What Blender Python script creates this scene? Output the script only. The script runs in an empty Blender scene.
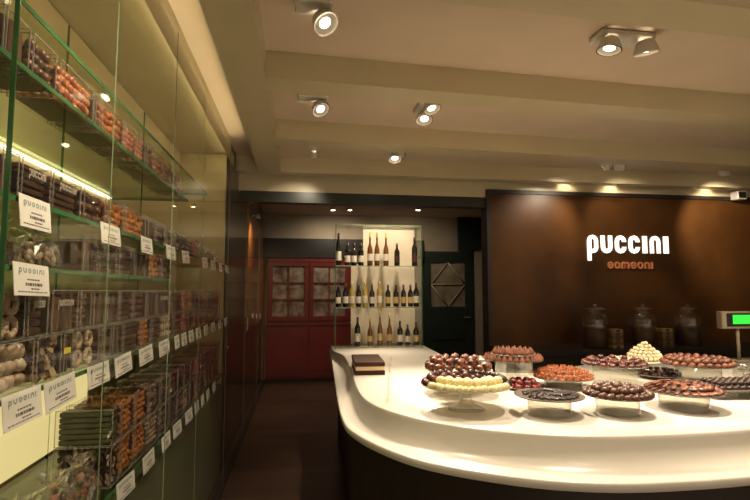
import bpy, math, random
from mathutils import Vector, Matrix
random.seed(7)
R = math.radians
PI = math.pi
scene = bpy.context.scene
COL = scene.collection

# ------------------------------------------------------------------ camera
TH, PH, FL, CH = R(8.5), R(4.7), 500.0, 1.45
cam_d = bpy.data.cameras.new('camera'); cam_d.sensor_width = 36; cam_d.lens = 24; cam_d.clip_start = 0.02
cam = bpy.data.objects.new('camera', cam_d); COL.objects.link(cam)
cam.location = (0, 0, CH); cam.rotation_euler = (PI / 2 + PH, 0, -TH)
scene.camera = cam

def pix(px, py, ax, v):
    """world point seen at a pixel of the photo, on the plane coordinate[ax] == v"""
    x = (px - 375) / FL; y = (250 - py) / FL
    f = (math.sin(TH) * math.cos(PH), math.cos(TH) * math.cos(PH), math.sin(PH))
    r = (math.cos(TH), -math.sin(TH), 0)
    u = (-math.sin(TH) * math.sin(PH), -math.cos(TH) * math.sin(PH), math.cos(PH))
    d = [f[i] + x * r[i] + y * u[i] for i in range(3)]
    o = (0, 0, CH); t = (v - o[ax]) / d[ax]
    return Vector([o[i] + t * d[i] for i in range(3)])

# ------------------------------------------------------------------ materials
def new_mat(name):
    m = bpy.data.materials.new(name); m.use_nodes = True
    return m, m.node_tree, m.node_tree.nodes['Principled BSDF']

def mat(name, col, rough=.5, metal=0.0, var=0.0, scale=8.0, col2=None, bump=0.0, emit=None, es=0.0, spec=.5, coat=0.0, island=0.0, stretch=None):
    m, nt, b = new_mat(name)
    b.inputs['Base Color'].default_value = (*col, 1); b.inputs['Roughness'].default_value = rough
    b.inputs['Metallic'].default_value = metal; b.inputs['Specular IOR Level'].default_value = spec
    b.inputs['Coat Weight'].default_value = coat
    if emit:
        b.inputs['Emission Color'].default_value = (*emit, 1); b.inputs['Emission Strength'].default_value = es
    tc = nt.nodes.new('ShaderNodeTexCoord')
    src = tc.outputs['Object']
    if stretch:
        mp = nt.nodes.new('ShaderNodeMapping'); mp.inputs['Scale'].default_value = stretch
        nt.links.new(src, mp.inputs['Vector']); src = mp.outputs['Vector']
    nz = nt.nodes.new('ShaderNodeTexNoise'); nz.inputs['Scale'].default_value = scale; nz.inputs['Detail'].default_value = 4
    nt.links.new(src, nz.inputs['Vector'])
    mix = nt.nodes.new('ShaderNodeMix'); mix.data_type = 'RGBA'
    c2 = col2 if col2 else tuple(c * (1 - var) for c in col)
    mix.inputs[6].default_value = (*col, 1); mix.inputs[7].default_value = (*c2, 1)
    if island:
        g = nt.nodes.new('ShaderNodeNewGeometry')
        oi = nt.nodes.new('ShaderNodeObjectInfo')
        ad = nt.nodes.new('ShaderNodeMath'); ad.operation = 'ADD'
        fr = nt.nodes.new('ShaderNodeMath'); fr.operation = 'FRACT'
        nt.links.new(g.outputs['Random Per Island'], ad.inputs[0]); nt.links.new(oi.outputs['Random'], ad.inputs[1])
        nt.links.new(ad.outputs[0], fr.inputs[0])
        nt.links.new(fr.outputs[0], mix.inputs[0])
    else:
        rp = nt.nodes.new('ShaderNodeMapRange'); rp.inputs[1].default_value = .35; rp.inputs[2].default_value = .65
        nt.links.new(nz.outputs['Fac'], rp.inputs[0]); nt.links.new(rp.outputs[0], mix.inputs[0])
    nt.links.new(mix.outputs[2], b.inputs['Base Color'])
    if bump:
        bp = nt.nodes.new('ShaderNodeBump'); bp.inputs['Strength'].default_value = bump; bp.inputs['Distance'].default_value = .004
        nt.links.new(nz.outputs['Fac'], bp.inputs['Height']); nt.links.new(bp.outputs['Normal'], b.inputs['Normal'])
    return m

def glass(name, tint, rough=.02, k=1.0, base=0.0, haze=None, haze_amt=0.0):
    """thin pane: tinted see-through plus fresnel reflection, optionally a little film haze"""
    m = bpy.data.materials.new(name); m.use_nodes = True
    nt = m.node_tree; nt.nodes.clear()
    out = nt.nodes.new('ShaderNodeOutputMaterial')
    tr = nt.nodes.new('ShaderNodeBsdfTransparent'); tr.inputs[0].default_value = (*tint, 1)
    gl = nt.nodes.new('ShaderNodeBsdfGlossy'); gl.inputs['Roughness'].default_value = rough; gl.inputs[0].default_value = (1, 1, 1, 1)
    # Schlick fresnel on |N.V| so both faces of a thin pane behave alike
    ge = nt.nodes.new('ShaderNodeNewGeometry'); dt = nt.nodes.new('ShaderNodeVectorMath'); dt.operation = 'DOT_PRODUCT'
    nt.links.new(ge.outputs['Normal'], dt.inputs[0]); nt.links.new(ge.outputs['Incoming'], dt.inputs[1])
    ab = nt.nodes.new('ShaderNodeMath'); ab.operation = 'ABSOLUTE'; nt.links.new(dt.outputs['Value'], ab.inputs[0])
    om = nt.nodes.new('ShaderNodeMath'); om.operation = 'SUBTRACT'; om.inputs[0].default_value = 1; nt.links.new(ab.outputs[0], om.inputs[1])
    pw = nt.nodes.new('ShaderNodeMath'); pw.operation = 'POWER'; pw.inputs[1].default_value = 5; nt.links.new(om.outputs[0], pw.inputs[0])
    fr = nt.nodes.new('ShaderNodeMath'); fr.operation = 'MULTIPLY_ADD'; fr.inputs[1].default_value = .96; fr.inputs[2].default_value = .04; nt.links.new(pw.outputs[0], fr.inputs[0])
    mu = nt.nodes.new('ShaderNodeMath'); mu.operation = 'MULTIPLY_ADD'; mu.inputs[1].default_value = k; mu.inputs[2].default_value = base
    mu.use_clamp = True
    mx = nt.nodes.new('ShaderNodeMixShader')
    nt.links.new(fr.outputs[0], mu.inputs[0]); nt.links.new(mu.outputs[0], mx.inputs[0])
    nt.links.new(tr.outputs[0], mx.inputs[1]); nt.links.new(gl.outputs[0], mx.inputs[2])
    last = mx.outputs[0]
    if haze:
        df = nt.nodes.new('ShaderNodeBsdfDiffuse'); df.inputs[0].default_value = (*haze, 1)
        m2 = nt.nodes.new('ShaderNodeMixShader'); m2.inputs[0].default_value = haze_amt
        nt.links.new(last, m2.inputs[1]); nt.links.new(df.outputs[0], m2.inputs[2]); last = m2.outputs[0]
    nt.links.new(last, out.inputs[0])
    return m

M = {}
M['ceiling'] = mat('ceiling paint', (.66, .53, .395), .7, var=.06, scale=3)
M['beam'] = mat('beam paint', (.57, .485, .31), .36, var=.06, scale=3)
M['floor'] = mat('floor boards', (.085, .046, .028), .36, col2=(.040, .022, .014), scale=6, stretch=(.6, 9, 1))
M['brown'] = mat('bronze plaster', (.100, .040, .010), .38, col2=(.050, .019, .005), scale=1.6, bump=.1, spec=.22)
M['browntrim'] = mat('dark trim', (.015, .009, .006), .5)
M['panel'] = mat('olive lacquer', (.52, .42, .24), .35, col2=(.46, .38, .21), scale=2)
M['oliveb'] = mat('olive base panel', (.13, .14, .075), .3, var=.15, scale=2)
M['woodleft'] = mat('dark wood', (.05, .028, .016), .4, col2=(.03, .016, .009), scale=5, stretch=(6, 6, .6))
M['woodorange'] = mat('amber wood', (.26, .11, .035), .4, col2=(.18, .07, .02), scale=5, stretch=(6, 6, .6))
M['grey'] = mat('rear plaster', (.40, .33, .24), .7, var=.2, scale=2)
M['green'] = mat('green paint', (.024, .036, .026), .4, var=.2)
M['cream'] = mat('cream paint', (.42, .36, .25), .5, var=.1)
M['red'] = mat('red paint', (.14, .011, .009), .4, var=.25, scale=3)
M['black'] = mat('black', (.012, .010, .009), .4)
M['counter'] = mat('white solid surface', (.78, .73, .645), .28, var=.02)
M['base'] = mat('counter base', (.030, .018, .012), .45, var=.3)
M['edge'] = mat('green glass edge', (.05, .17, .06), .15, var=.35, scale=9)
M['edge2'] = mat('pale glass edge', (.30, .38, .22), .15, var=.35, scale=9)
M['pane'] = glass('pane glass', (.985, .992, .975), .012, k=.32)
M['shelf'] = glass('shelf glass', (.86, .92, .80), .02, k=.7)
M['acryl'] = glass('clear acrylic', (.95, .95, .93), .04, k=.7, base=.01)
M['boxfilm'] = glass('box film', (.97, .96, .95), .10, k=.45, base=.0, haze=(.6, .52, .45), haze_amt=.010)
M['cello'] = glass('cellophane', (.96, .95, .93), .12, k=1.3, base=.10, haze=(.75, .66, .55), haze_amt=.05)
M['jarglass'] = glass('jar glass', (.93, .93, .90), .04, k=1.3, base=.025, haze=(.6, .5, .38), haze_amt=.03)
M['led'] = mat('led', (1, .9, .6), .5, emit=(1.0, .88, .58), es=3.5)
M['fillstrip'] = mat('fill strip glow', (1, .9, .6), .5, emit=(1.0, .86, .52), es=11.0)  # glow of the strip added at the shelving top as fill light
M['lens'] = mat('lamp lens', (1, .95, .85), .3, emit=(1.0, .82, .55), es=14.0)
M['lampwhite'] = mat('lamp paint', (.62, .58, .52), .35)
M['chrome'] = mat('chrome', (.75, .72, .68), .15, metal=1)
M['copper'] = mat('copper letters', (.75, .28, .13), .35, metal=.3, emit=(.8, .25, .10), es=.05)
M['sign'] = mat('lit white letters', (.9, .88, .82), .4, emit=(1.0, .92, .78), es=.9)
M['paper'] = mat('tag card', (.86, .80, .74), .6, var=.05)
M['ink'] = mat('tag ink', (.12, .09, .08), .6)
M['inkgreen'] = mat('tag green ink', (.30, .38, .32), .6)
M['white_print'] = mat('white print', (.46, .40, .35), .5)
M['almond'] = mat('almond', (.50, .16, .05), .35, island=1, col2=(.30, .085, .028))
M['hazel'] = mat('pink praline', (.48, .17, .10), .4, island=1, col2=(.28, .085, .05))
M['orange'] = mat('candied orange', (.50, .19, .03), .35, island=1, col2=(.30, .08, .015))
M['dark'] = mat('dark chocolate', (.055, .026, .018), .3, island=1, col2=(.028, .013, .010))
M['milk'] = mat('milk chocolate', (.12, .050, .028), .33, island=1, col2=(.06, .025, .015))
M['mixnut'] = mat('mixed nut', (.45, .32, .20), .45, island=1, col2=(.12, .05, .03))
M['creamnut'] = mat('cream nougat', (.52, .40, .27), .5, island=1, col2=(.30, .20, .12))
M['green_box'] = mat('green wrap', (.06, .065, .024), .4, island=1, col2=(.05, .05, .025))
M['yellow'] = mat('yellow sticker', (.75, .62, .08), .5)
M['white_choc'] = mat('white chocolate', (.84, .74, .40), .4, island=1, col2=(.72, .62, .30))
M['ivory'] = mat('ivory truffle', (.80, .72, .50), .45, island=1, col2=(.70, .60, .36))
M['copperchoc'] = mat('copper dusted chocolate', (.26, .092, .045), .33, island=1, col2=(.11, .040, .024))
M['orangechoc'] = mat('orange topped', (.46, .135, .025), .35, island=1, col2=(.17, .038, .014))
M['redchoc'] = mat('red chocolate', (.20, .020, .014), .3, island=1, col2=(.07, .010, .008))
M['maroon'] = mat('maroon chocolate', (.12, .030, .022), .33, island=1, col2=(.05, .016, .012))
M['greychoc'] = mat('slate chocolate', (.085, .068, .066), .3, island=1, col2=(.05, .038, .036))
M['silver'] = mat('silver foil', (.7, .68, .66), .25, metal=.9)
M['plate'] = mat('plate', (.80, .74, .62), .2)
M['slate'] = mat('slate plate', (.17, .135, .115), .3, var=.1)
M['bdark'] = mat('dark bottle', (.014, .010, .008), .1, coat=.4)
M['bamber'] = mat('amber bottle', (.16, .060, .018), .12, coat=.5, var=.3)
M['bgold'] = mat('gold bottle', (.45, .32, .08), .12, coat=.5)
M['label'] = mat('bottle label', (.68, .62, .50), .6)
M['labelgold'] = mat('gold label', (.50, .36, .14), .5)
M['foilcap'] = mat('capsule', (.05, .02, .015), .3)
M['goldcap'] = mat('gold capsule', (.55, .40, .12), .3, metal=.5)
M['frost'] = mat('frosted back panel', (.74, .64, .50), .6, var=.08)
M['housing'] = mat('display housing', (.30, .25, .17), .5)
M['lcd'] = mat('green screen', (.02, .3, .03), .4, emit=(.03, .75, .05), es=.8)
M['drape'] = mat('pale things behind glass', (.30, .24, .18), .7, col2=(.08, .05, .035), scale=7)
M['doorglass'] = mat('frosted door glass', (.34, .28, .20), .25, col2=(.20, .16, .11), scale=4)
M['lintel'] = mat('dark green lintel', (.012, .016, .011), .35)
M['wallglow'] = mat('yellow wall glow', (.5, .45, .25), .25, emit=(1.0, .80, .34), es=.55)  # lamplight on the back wall put into the material as emission
M['vent'] = mat('vent', (.14, .14, .10), .5)
M['yelbox'] = mat('yellow chocolate bars', (.42, .32, .10), .4, island=1, col2=(.15, .07, .03))
M['bronzebox'] = mat('brown gift box', (.060, .022, .010), .5, var=.15, spec=.2)
M['creamband'] = mat('cream ribbon', (.80, .60, .38), .5)

# ------------------------------------------------------------------ mesh builder
def frame(dirv):
    d = Vector(dirv).normalized()
    a = Vector((0, 0, 1)) if abs(d.z) < .95 else Vector((1, 0, 0))
    u = d.cross(a).normalized(); return u, d.cross(u).normalized() * -1, d

class MB:
    def __init__(s): s.v = []; s.f = []; s.mi = []; s.sm = []
    def add(s, vs, fs, mi=0, sm=False):
        o = len(s.v); s.v += [tuple(v) for v in vs]
        for f in fs: s.f.append(tuple(i + o for i in f)); s.mi.append(mi); s.sm.append(sm)
    def box(s, x0, x1, y0, y1, z0, z1, mi=0, M4=None):
        vs = [Vector(p) for p in ((x0,y0,z0),(x1,y0,z0),(x1,y1,z0),(x0,y1,z0),(x0,y0,z1),(x1,y0,z1),(x1,y1,z1),(x0,y1,z1))]
        if M4: vs = [M4 @ v for v in vs]
        s.add(vs, [(0,3,2,1),(4,5,6,7),(0,1,5,4),(1,2,6,5),(2,3,7,6),(3,0,4,7)], mi)
    def bbox(s, x0, x1, y0, y1, z0, z1, b=.003, mi=0):
        """box with chamfered vertical and top edges"""
        def ring(i, z): return [(x0+i+b,y0+i,z),(x1-i-b,y0+i,z),(x1-i,y0+i+b,z),(x1-i,y1-i-b,z),(x1-i-b,y1-i,z),(x0+i+b,y1-i,z),(x0+i,y1-i-b,z),(x0+i,y0+i+b,z)]
        vs = ring(b, z0) + ring(0, z0+b) + ring(0, z1-b) + ring(b, z1)
        fs = [tuple(range(7,-1,-1)), tuple(range(24,32))]
        for k in range(3):
            for j in range(8): fs.append((k*8+j, k*8+(j+1)%8, (k+1)*8+(j+1)%8, (k+1)*8+j))
        s.add(vs, fs, mi)
    def lathe(s, prof, n=20, c=(0,0,0), mi=0, sm=True, caps=True, ridges=0, ramp=0.0, M4=None):
        vs = []; fs = []
        for r, z in prof:
            for j in range(n):
                a = 2*PI*j/n; rr = r*(1+ramp*math.cos(ridges*a)) if ridges else r
                p = Vector((rr*math.cos(a), rr*math.sin(a), z))
                if M4: p = M4 @ p
                vs.append((p.x+c[0], p.y+c[1], p.z+c[2]))
        for k in range(len(prof)-1):
            for j in range(n): fs.append((k*n+j, k*n+(j+1)%n, (k+1)*n+(j+1)%n, (k+1)*n+j))
        if caps:
            if prof[0][0] > 1e-6: fs.append(tuple(range(n-1,-1,-1)))
            if prof[-1][0] > 1e-6: fs.append(tuple(range((len(prof)-1)*n, len(prof)*n)))
        s.add(vs, fs, mi, sm)
    def cyl(s, p0, p1, r, n=10, mi=0, r1=None, sm=True):
        p0 = Vector(p0); p1 = Vector(p1); u, w, d = frame(p1-p0); r1 = r if r1 is None else r1
        vs = [p0 + r*(math.cos(2*PI*j/n)*u + math.sin(2*PI*j/n)*w) for j in range(n)] + [p1 + r1*(math.cos(2*PI*j/n)*u + math.sin(2*PI*j/n)*w) for j in range(n)]
        fs = [(j,(j+1)%n,n+(j+1)%n,n+j) for j in range(n)] + [tuple(range(n-1,-1,-1)), tuple(range(n,2*n))]
        s.add(vs, fs, mi, sm)
    def ell(s, c, rx, ry, rz, nu=8, nv=5, rot=None, mi=0, jit=0.0):
        vs = []; fs = []; ro = rot or Matrix.Identity(3)
        def pt(x, y, z):
            k = 1+random.uniform(-jit, jit); p = ro @ Vector((x*rx*k, y*ry*k, z*rz*k)); return (p.x+c[0], p.y+c[1], p.z+c[2])
        vs.append(pt(0,0,-1))
        for i in range(1, nv):
            t = PI*i/nv
            for j in range(nu): a = 2*PI*j/nu; vs.append(pt(math.sin(t)*math.cos(a), math.sin(t)*math.sin(a), -math.cos(t)))
        vs.append(pt(0,0,1)); L = len(vs)-1
        for j in range(nu): fs.append((0, 1+(j+1)%nu, 1+j)); fs.append((L, L-nu+j, L-nu+(j+1)%nu))
        for i in range(nv-2):
            for j in range(nu): fs.append((1+i*nu+j, 1+i*nu+(j+1)%nu, 1+(i+1)*nu+(j+1)%nu, 1+(i+1)*nu+j))
        s.add(vs, fs, mi, True)
    def prism(s, poly, M4, d0, d1, mi=0):
        """extrude a 2D polygon given in M4's xy plane from depth d0 to d1"""
        n = len(poly)
        vs = [M4 @ Vector((x, y, d0)) for x, y in poly] + [M4 @ Vector((x, y, d1)) for x, y in poly]
        s.add(vs, [tuple(range(n-1,-1,-1)), tuple(range(n, 2*n))] + [(j,(j+1)%n,n+(j+1)%n,n+j) for j in range(n)], mi)
    def stroke(s, pts, w, M4, d0, d1, closed=False, mi=0):
        n = len(pts); P = [Vector(p) for p in pts]; A = []; B = []
        for i in range(n):
            if closed: t = (P[(i+1)%n]-P[i-1])
            else: t = P[min(i+1,n-1)]-P[max(i-1,0)]
            t.normalize(); nn = Vector((-t.y, t.x)); A.append(P[i]+nn*w/2); B.append(P[i]-nn*w/2)
        vs = [M4 @ Vector((p.x,p.y,d0)) for p in A+B] + [M4 @ Vector((p.x,p.y,d1)) for p in A+B]
        fs = []; rng = range(n if closed else n-1)
        for i in rng:
            j = (i+1)%n
            fs += [(2*n+i,2*n+j,3*n+j,3*n+i), (i,n+i,n+j,j), (i,j,2*n+j,2*n+i), (n+j,n+i,3*n+i,3*n+j)]
        if not closed: fs += [(0,n,3*n,2*n), (n-1,3*n-1,4*n-1,2*n-1)] 
        s.add(vs, fs, mi)
    def mesh(s, name, mats):
        me = bpy.data.meshes.new(name); me.from_pydata(s.v, [], s.f)
        for m in (mats if isinstance(mats, (list, tuple)) else [mats]): me.materials.append(m)
        me.polygons.foreach_set('material_index', s.mi); me.polygons.foreach_set('use_smooth', s.sm)
        me.update(); return me
    def build(s, name, mats, parent=None, loc=(0,0,0), rz=0):
        return link(name, s.mesh(name, mats), parent, loc, rz)

def link(name, me, parent=None, loc=(0,0,0), rz=0):
    o = bpy.data.objects.new(name, me); COL.objects.link(o); o.location = loc; o.rotation_euler = (0, 0, rz)
    if parent: o.parent = parent
    return o
def tag(o, label, cat, group=None, kind=None):
    o['label'] = label; o['category'] = cat
    if group: o['group'] = group
    if kind: o['kind'] = kind
    return o
def thing(name, label, cat, loc=(0,0,0), rz=0, group=None):
    o = bpy.data.objects.new(name, None); COL.objects.link(o); o.location = loc; o.rotation_euler = (0,0,rz)
    o.empty_display_size = .05
    return tag(o, label, cat, group)
def struct(name, mb, m):
    o = mb.build(name, m); o['kind'] = 'structure'; return o
def arc(cx, cy, r, a0, a1, n=7):
    return [(cx+r*math.cos(R(a0+(a1-a0)*i/(n-1))), cy+r*math.sin(R(a0+(a1-a0)*i/(n-1)))) for i in range(n)]

# lettering: strokes in a unit cell (x-height 1)
def letter(mb, ch, x, y, w, h, sw, M4, d0, d1):
    W = w - sw; r = W/2; cx = x + w/2; a = x + sw/2; b = x + w - sw/2; y0 = y + sw/2*.8; y1 = y + h - sw/2*.8
    S = lambda p, c=False: mb.stroke(p, sw, M4, d0, d1, c)
    if ch == 'i': S([(x+sw/2, y), (x+sw/2, y+h)]); return
    if ch == 'u': S([(a, y+h), (a, y0+r)] + arc(cx, y0+r, r, 180, 360) + [(b, y+h)])
    elif ch == 'n': S([(a, y), (a, y1-r)] + arc(cx, y1-r, r, 180, 0) + [(b, y)])
    elif ch == 'c': S([(b, y1-r*1.15)] + arc(cx, y1-r, r, 0, 180) + arc(cx, y0+r, r, 180, 360) + [(b, y0+r*1.15)])
    elif ch == 'p':
        S(arc(cx, y1-r, r, 0, 180) + arc(cx, y0+r, r, 180, 360), True)
        S([(a, y-h*.46), (a, y1-r)])
    elif ch == 'o': S(arc(cx, y1-r, r, 0, 180) + arc(cx, y0+r, r, 180, 360), True)
    elif ch == 'b':
        S(arc(cx, y1-r, r, 0, 180) + arc(cx, y0+r, r, 180, 360), True); S([(a, y+h/2), (b, y+h/2)])
    elif ch == 'm':
        r2 = W/4
        S([(a, y), (a, y1-r2)] + arc(a+r2, y1-r2, r2, 180, 0, 5) + [(cx, y)])
        S([(cx, y), (cx, y1-r2)] + arc(cx+r2, y1-r2, r2, 180, 0, 5) + [(b, y)])
def word(mb, txt, w, h, M4, d0, d1, sw_f=.36, gap=.14):
    """write txt across width w"""
    units = [(.42 if c == 'i' else 1.45 if c == 'm' else 1.0) for c in txt]
    tot = sum(units) + gap*(len(txt)-1); k = w/tot; x = 0
    for c, u in zip(txt, units):
        cw = (sw_f*k if c == 'i' else u*k*.95)
        letter(mb, c, x, 0, cw, h, sw_f*k if c != 'm' else sw_f*k*.85, M4, d0, d1); x += (u+gap)*k

# text plane facing +X, reading towards +Y
def face_x(p): return Matrix(((0,0,1,p[0]),(1,0,0,p[1]),(0,1,0,p[2]),(0,0,0,1)))
# text plane facing -Y, reading towards +X
def face_y(p): return Matrix(((1,0,0,p[0]),(0,0,-1,p[1]),(0,1,0,p[2]),(0,0,0,1)))

# ------------------------------------------------------------------ the setting
GX = -.555        # sliding glass front
SX = -.605        # front edge of shelves
BX = -1.0         # back panel of the shelving
ZC, ZB = 2.75, 2.60
WY = 5.08         # sign wall

def plank_mat():
    m, nt, b = new_mat('plank floor'); tc = nt.nodes.new('ShaderNodeTexCoord')
    br = nt.nodes.new('ShaderNodeTexBrick'); br.offset = .37; br.inputs['Scale'].default_value = 1; br.inputs['Brick Width'].default_value = 1.9; br.inputs['Row Height'].default_value = .13
    br.inputs['Mortar Size'].default_value = .003; br.inputs['Color1'].default_value = (.085, .043, .026, 1); br.inputs['Color2'].default_value = (.050, .026, .017, 1); br.inputs['Mortar'].default_value = (.015, .009, .006, 1)
    mp = nt.nodes.new('ShaderNodeMapping'); mp.inputs['Scale'].default_value = (.8, 14, 1)
    nz = nt.nodes.new('ShaderNodeTexNoise'); nz.inputs['Scale'].default_value = 5; nz.inputs['Detail'].default_value = 5
    mx = nt.nodes.new('ShaderNodeMix'); mx.data_type = 'RGBA'; mx.blend_type = 'MULTIPLY'; mx.inputs[0].default_value = .6
    nt.links.new(tc.outputs['Object'], br.inputs['Vector']); nt.links.new(tc.outputs['Object'], mp.inputs['Vector']); nt.links.new(mp.outputs[0], nz.inputs['Vector'])
    nt.links.new(br.outputs['Color'], mx.inputs[6]); nt.links.new(nz.outputs['Fac'], mx.inputs[7]); nt.links.new(mx.outputs[2], b.inputs['Base Color']); b.inputs['Roughness'].default_value = .36
    return m
M['floor'] = plank_mat()
b = MB(); b.box(-1.2, 7.5, -2.0, 8.7, -.05, 0); struct('floor', b, M['floor'])
b = MB(); b.box(-1.2, 7.5, -2.0, 8.7, ZC, ZC+.08); struct('ceiling', b, M['ceiling'])
def slope_beam(n, yn, w, x0=-.2, x1=7.4):
    s = .05; b = MB()
    vs = [(x0,yn+s*x0,ZB),(x1,yn+s*x1,ZB),(x1,yn+w+s*x1,ZB),(x0,yn+w+s*x0,ZB)]
    vs += [(x,y,ZC+.0) for x,y,_ in vs]
    b.add(vs, [(0,3,2,1),(4,5,6,7),(0,1,5,4),(1,2,6,5),(2,3,7,6),(3,0,4,7)])
    struct('trim_%d' % n, b, M['beam'])
slope_beam(1, .50, .20); slope_beam(2, 1.62, .20); slope_beam(3, 2.68, .19); slope_beam(4, 3.77, .19)
b = MB(); b.box(-.62, 7.4, 4.84, 4.96, ZB, ZC); struct('trim_5', b, M['beam'])
b = MB(); b.box(-.41, -.20, -2, 4.84, ZB-.005, ZC); struct('trim_6', b, M['beam'])
b = MB(); b.box(-1.0, 1.96, WY, WY+.14, 2.455, ZC); b.box(1.96, 7.4, WY, WY+.14, 2.54, ZC); struct('trim_7', b, M['beam'])
# sign wall and its dark top trim
b = MB(); b.box(1.99, 7.4, WY-.01, WY+.13, 0, 2.50); struct('wall_back', b, M['brown'])
b = MB(); b.box(1.96, 7.4, WY-.03, WY+.14, 2.50, 2.54); b.box(1.96, 2.0, WY-.03, WY+.14, 0, 2.50); struct('trim_8', b, M['browntrim'])
# green lintel
b = MB(); b.box(-.6, 1.96, WY, WY+.12, 2.345, 2.455); struct('trim_9', b, M['lintel'])
# rear wall
RY = 8.5
b = MB(); b.box(-1.2, 7.5, RY, RY+.1, 0, ZC); struct('wall_rear', b, M['grey'])
b = MB(); b.box(-.66, 2.1, RY-.16, RY, 2.0, 2.32); struct('trim_10', b, M['black'])
b = MB(); b.box(7.4, 7.5, -2.0, WY+.14, 0, ZC); struct('wall_far_right', b, M['grey'])
b = MB(); b.box(3.25, 3.35, WY+.14, RY, 0, ZC); struct('wall_right', b, M['grey'])
# left wall
b = MB(); b.box(-1.12, -1.02, -2, 4.36, 0, ZC); struct('wall_left', b, M['oliveb'])
b = MB(); b.box(-1.12, -.62, 4.36, 8.5, 0, ZC); struct('wall_side', b, M['woodleft'])
b = MB(); b.box(-1.02, -.60, -2, 4.36, 2.60, ZC); struct('trim_11', b, M['beam'])

# rear green door with diamond lattice
def rear(px, py): p = pix(px, py, 1, RY-.02); return p.x, p.z
x0, zt = rear(424, 257); x1, _ = rear(470, 257)
def door_frame():
    root = bpy.data.objects.new('door_1', None); COL.objects.link(root); root.location = (x0, RY-.02, 0); root['kind'] = 'structure'
    w = x1-x0; m = MB()
    m.box(0, w, -.04, 0, 0, 1.18); m.box(0, .11, -.04, 0, 1.18, zt); m.box(w-.11, w, -.04, 0, 1.18, zt); m.box(.11, w-.11, -.04, 0, zt-.09, zt)
    m.box(.13, w-.13, -.055, -.04, .2, .5); m.box(.13, w-.13, -.055, -.04, .62, 1.08)
    m.build('door_leaf', M['green'], root)
    m = MB(); m.box(.11, w-.11, -.01, -.004, 1.18, zt-.09); m.build('pane', M['doorglass'], root)
    m = MB(); gx0, gx1, gz0, gz1 = .11, w-.11, 1.18, zt-.09; cx, cz = (gx0+gx1)/2, (gz0+gz1)/2
    for p, q in (((gx0,cz),(cx,gz1)),((cx,gz1),(gx1,cz)),((gx1,cz),(cx,gz0)),((cx,gz0),(gx0,cz)),((gx0,cz),(gx1,cz))):
        m.cyl((p[0],-.025,p[1]), (q[0],-.025,q[1]), .011, 6)
    m.build('lattice', M['cream'], root)
    m = MB(); m.cyl((w-.05,-.04,1.0),(w-.05,-.09,1.0),.012,8); m.cyl((w-.05,-.09,1.0),(w-.16,-.09,1.0),.01,8); m.build('door_handle', M['chrome'], root)
door_frame()
b = MB(); b.box(x0-.05, x0-.002, RY-.05, RY, 0, zt+.05); b.box(x0-.05, x1+.05, RY-.05, RY, zt+.004, zt+.10); b.box(x1+.002, x1+.06, RY-.05, RY, 0, zt+.05); struct('trim_12', b, M['green'])
b = MB(); b.box(x1+.07, x1+.21, RY-.06, RY, 0, 2.35); struct('trim_13', b, M['cream'])
b = MB(); b.box(x1-.22, x1+.24, RY-.09, RY, zt+.12, ZC); struct('trim_14', b, M['green'])
b = MB(); b.box(-.62, 3.2, WY+.5, WY+.56, 2.62, ZC); struct('trim_15', b, M['cream'])

# ------------------------------------------------------------------ red cabinet against the rear wall
t = thing('red_cabinet', 'dark red wooden cabinet with glazed upper doors against the rear wall', 'cabinet', (-.53, RY-.17, 0))
CWid = 1.37
m = MB(); m.box(0, CWid, -.14, .165, .06, .90); m.box(0, CWid, 0, .165, .94, 1.985); m.box(0, CWid, -.02, .0, 1.93, 1.985); m.build('body', M['red'], t)
m = MB(); m.box(-.0, CWid, -.17, .165, .90, .94); m.build('ledge', M['red'], t)
m = MB(); m.box(.0, CWid, -.10, .1, 0, .06); m.build('plinth', M['black'], t)
for k in range(2):
    a = .03+k*.66; e = a+.64
    m = MB(); z0, z1 = .97, 1.92
    m.box(a, a+.06, -.025, 0, z0, z1); m.box(e-.06, e, -.025, 0, z0, z1); m.box(a+.06, e-.06, -.025, 0, z0, z0+.07); m.box(a+.06, e-.06, -.025, 0, z1-.06, z1)
    m.box((a+e)/2-.01, (a+e)/2+.01, -.02, -.004, z0+.07, z1-.06)
    for q in (1, 2): zz = z0+.07+(z1-z0-.13)*q/3; m.box(a+.06, e-.06, -.021, -.003, zz-.009, zz+.009)
    d = m.build('glazed_door', M['red'], t)
    m = MB(); m.box(a+.06, e-.06, -.0025, -.0005, z0+.07, z1-.06); m.build('pane', M['drape'], d)
    m = MB(); m.box(a, e, -.165, -.14, .10, .88); m.box(a+.07, e-.07, -.172, -.165, .18, .80); m.build('door', M['red'], t)

# amber wood panel on the left wall, with a card and switches
y0 = pix(246.5, 291, 0, -.61).y; y1 = pix(262, 291, 0, -.61).y
m = MB(); m.box(-.618, -.60, y0, y1, 1.0, 2.42); o = m.build('wood_panel', M['woodorange']); tag(o, 'tall amber wood panel on the left wall beyond the shelves', 'panel')
p = pix(247.5, 324, 0, -.598); m = MB(); m.box(-.599, -.596, p.y-.05, p.y+.05, p.z-.07, p.z+.07)
o = m.build('notice_card', M['paper']); tag(o, 'small white card on the amber wood panel', 'card')
for k, px in enumerate((252.5, 256.5, 260)):
    p = pix(px, 316, 0, -.598); m = MB(); m.box(-.6, -.592, p.y-.05, p.y+.05, p.z-.03, p.z+.03); m.box(-.592,-.588,p.y-.02,p.y+.02,p.z-.015,p.z+.015)
    o = m.build('light_switch', M['paper']); tag(o, 'white switch on the amber wood panel, %s' % ('nearest of three', 'middle of three', 'farthest of three')[k], 'switch', 'switches on the wood panel')

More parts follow.
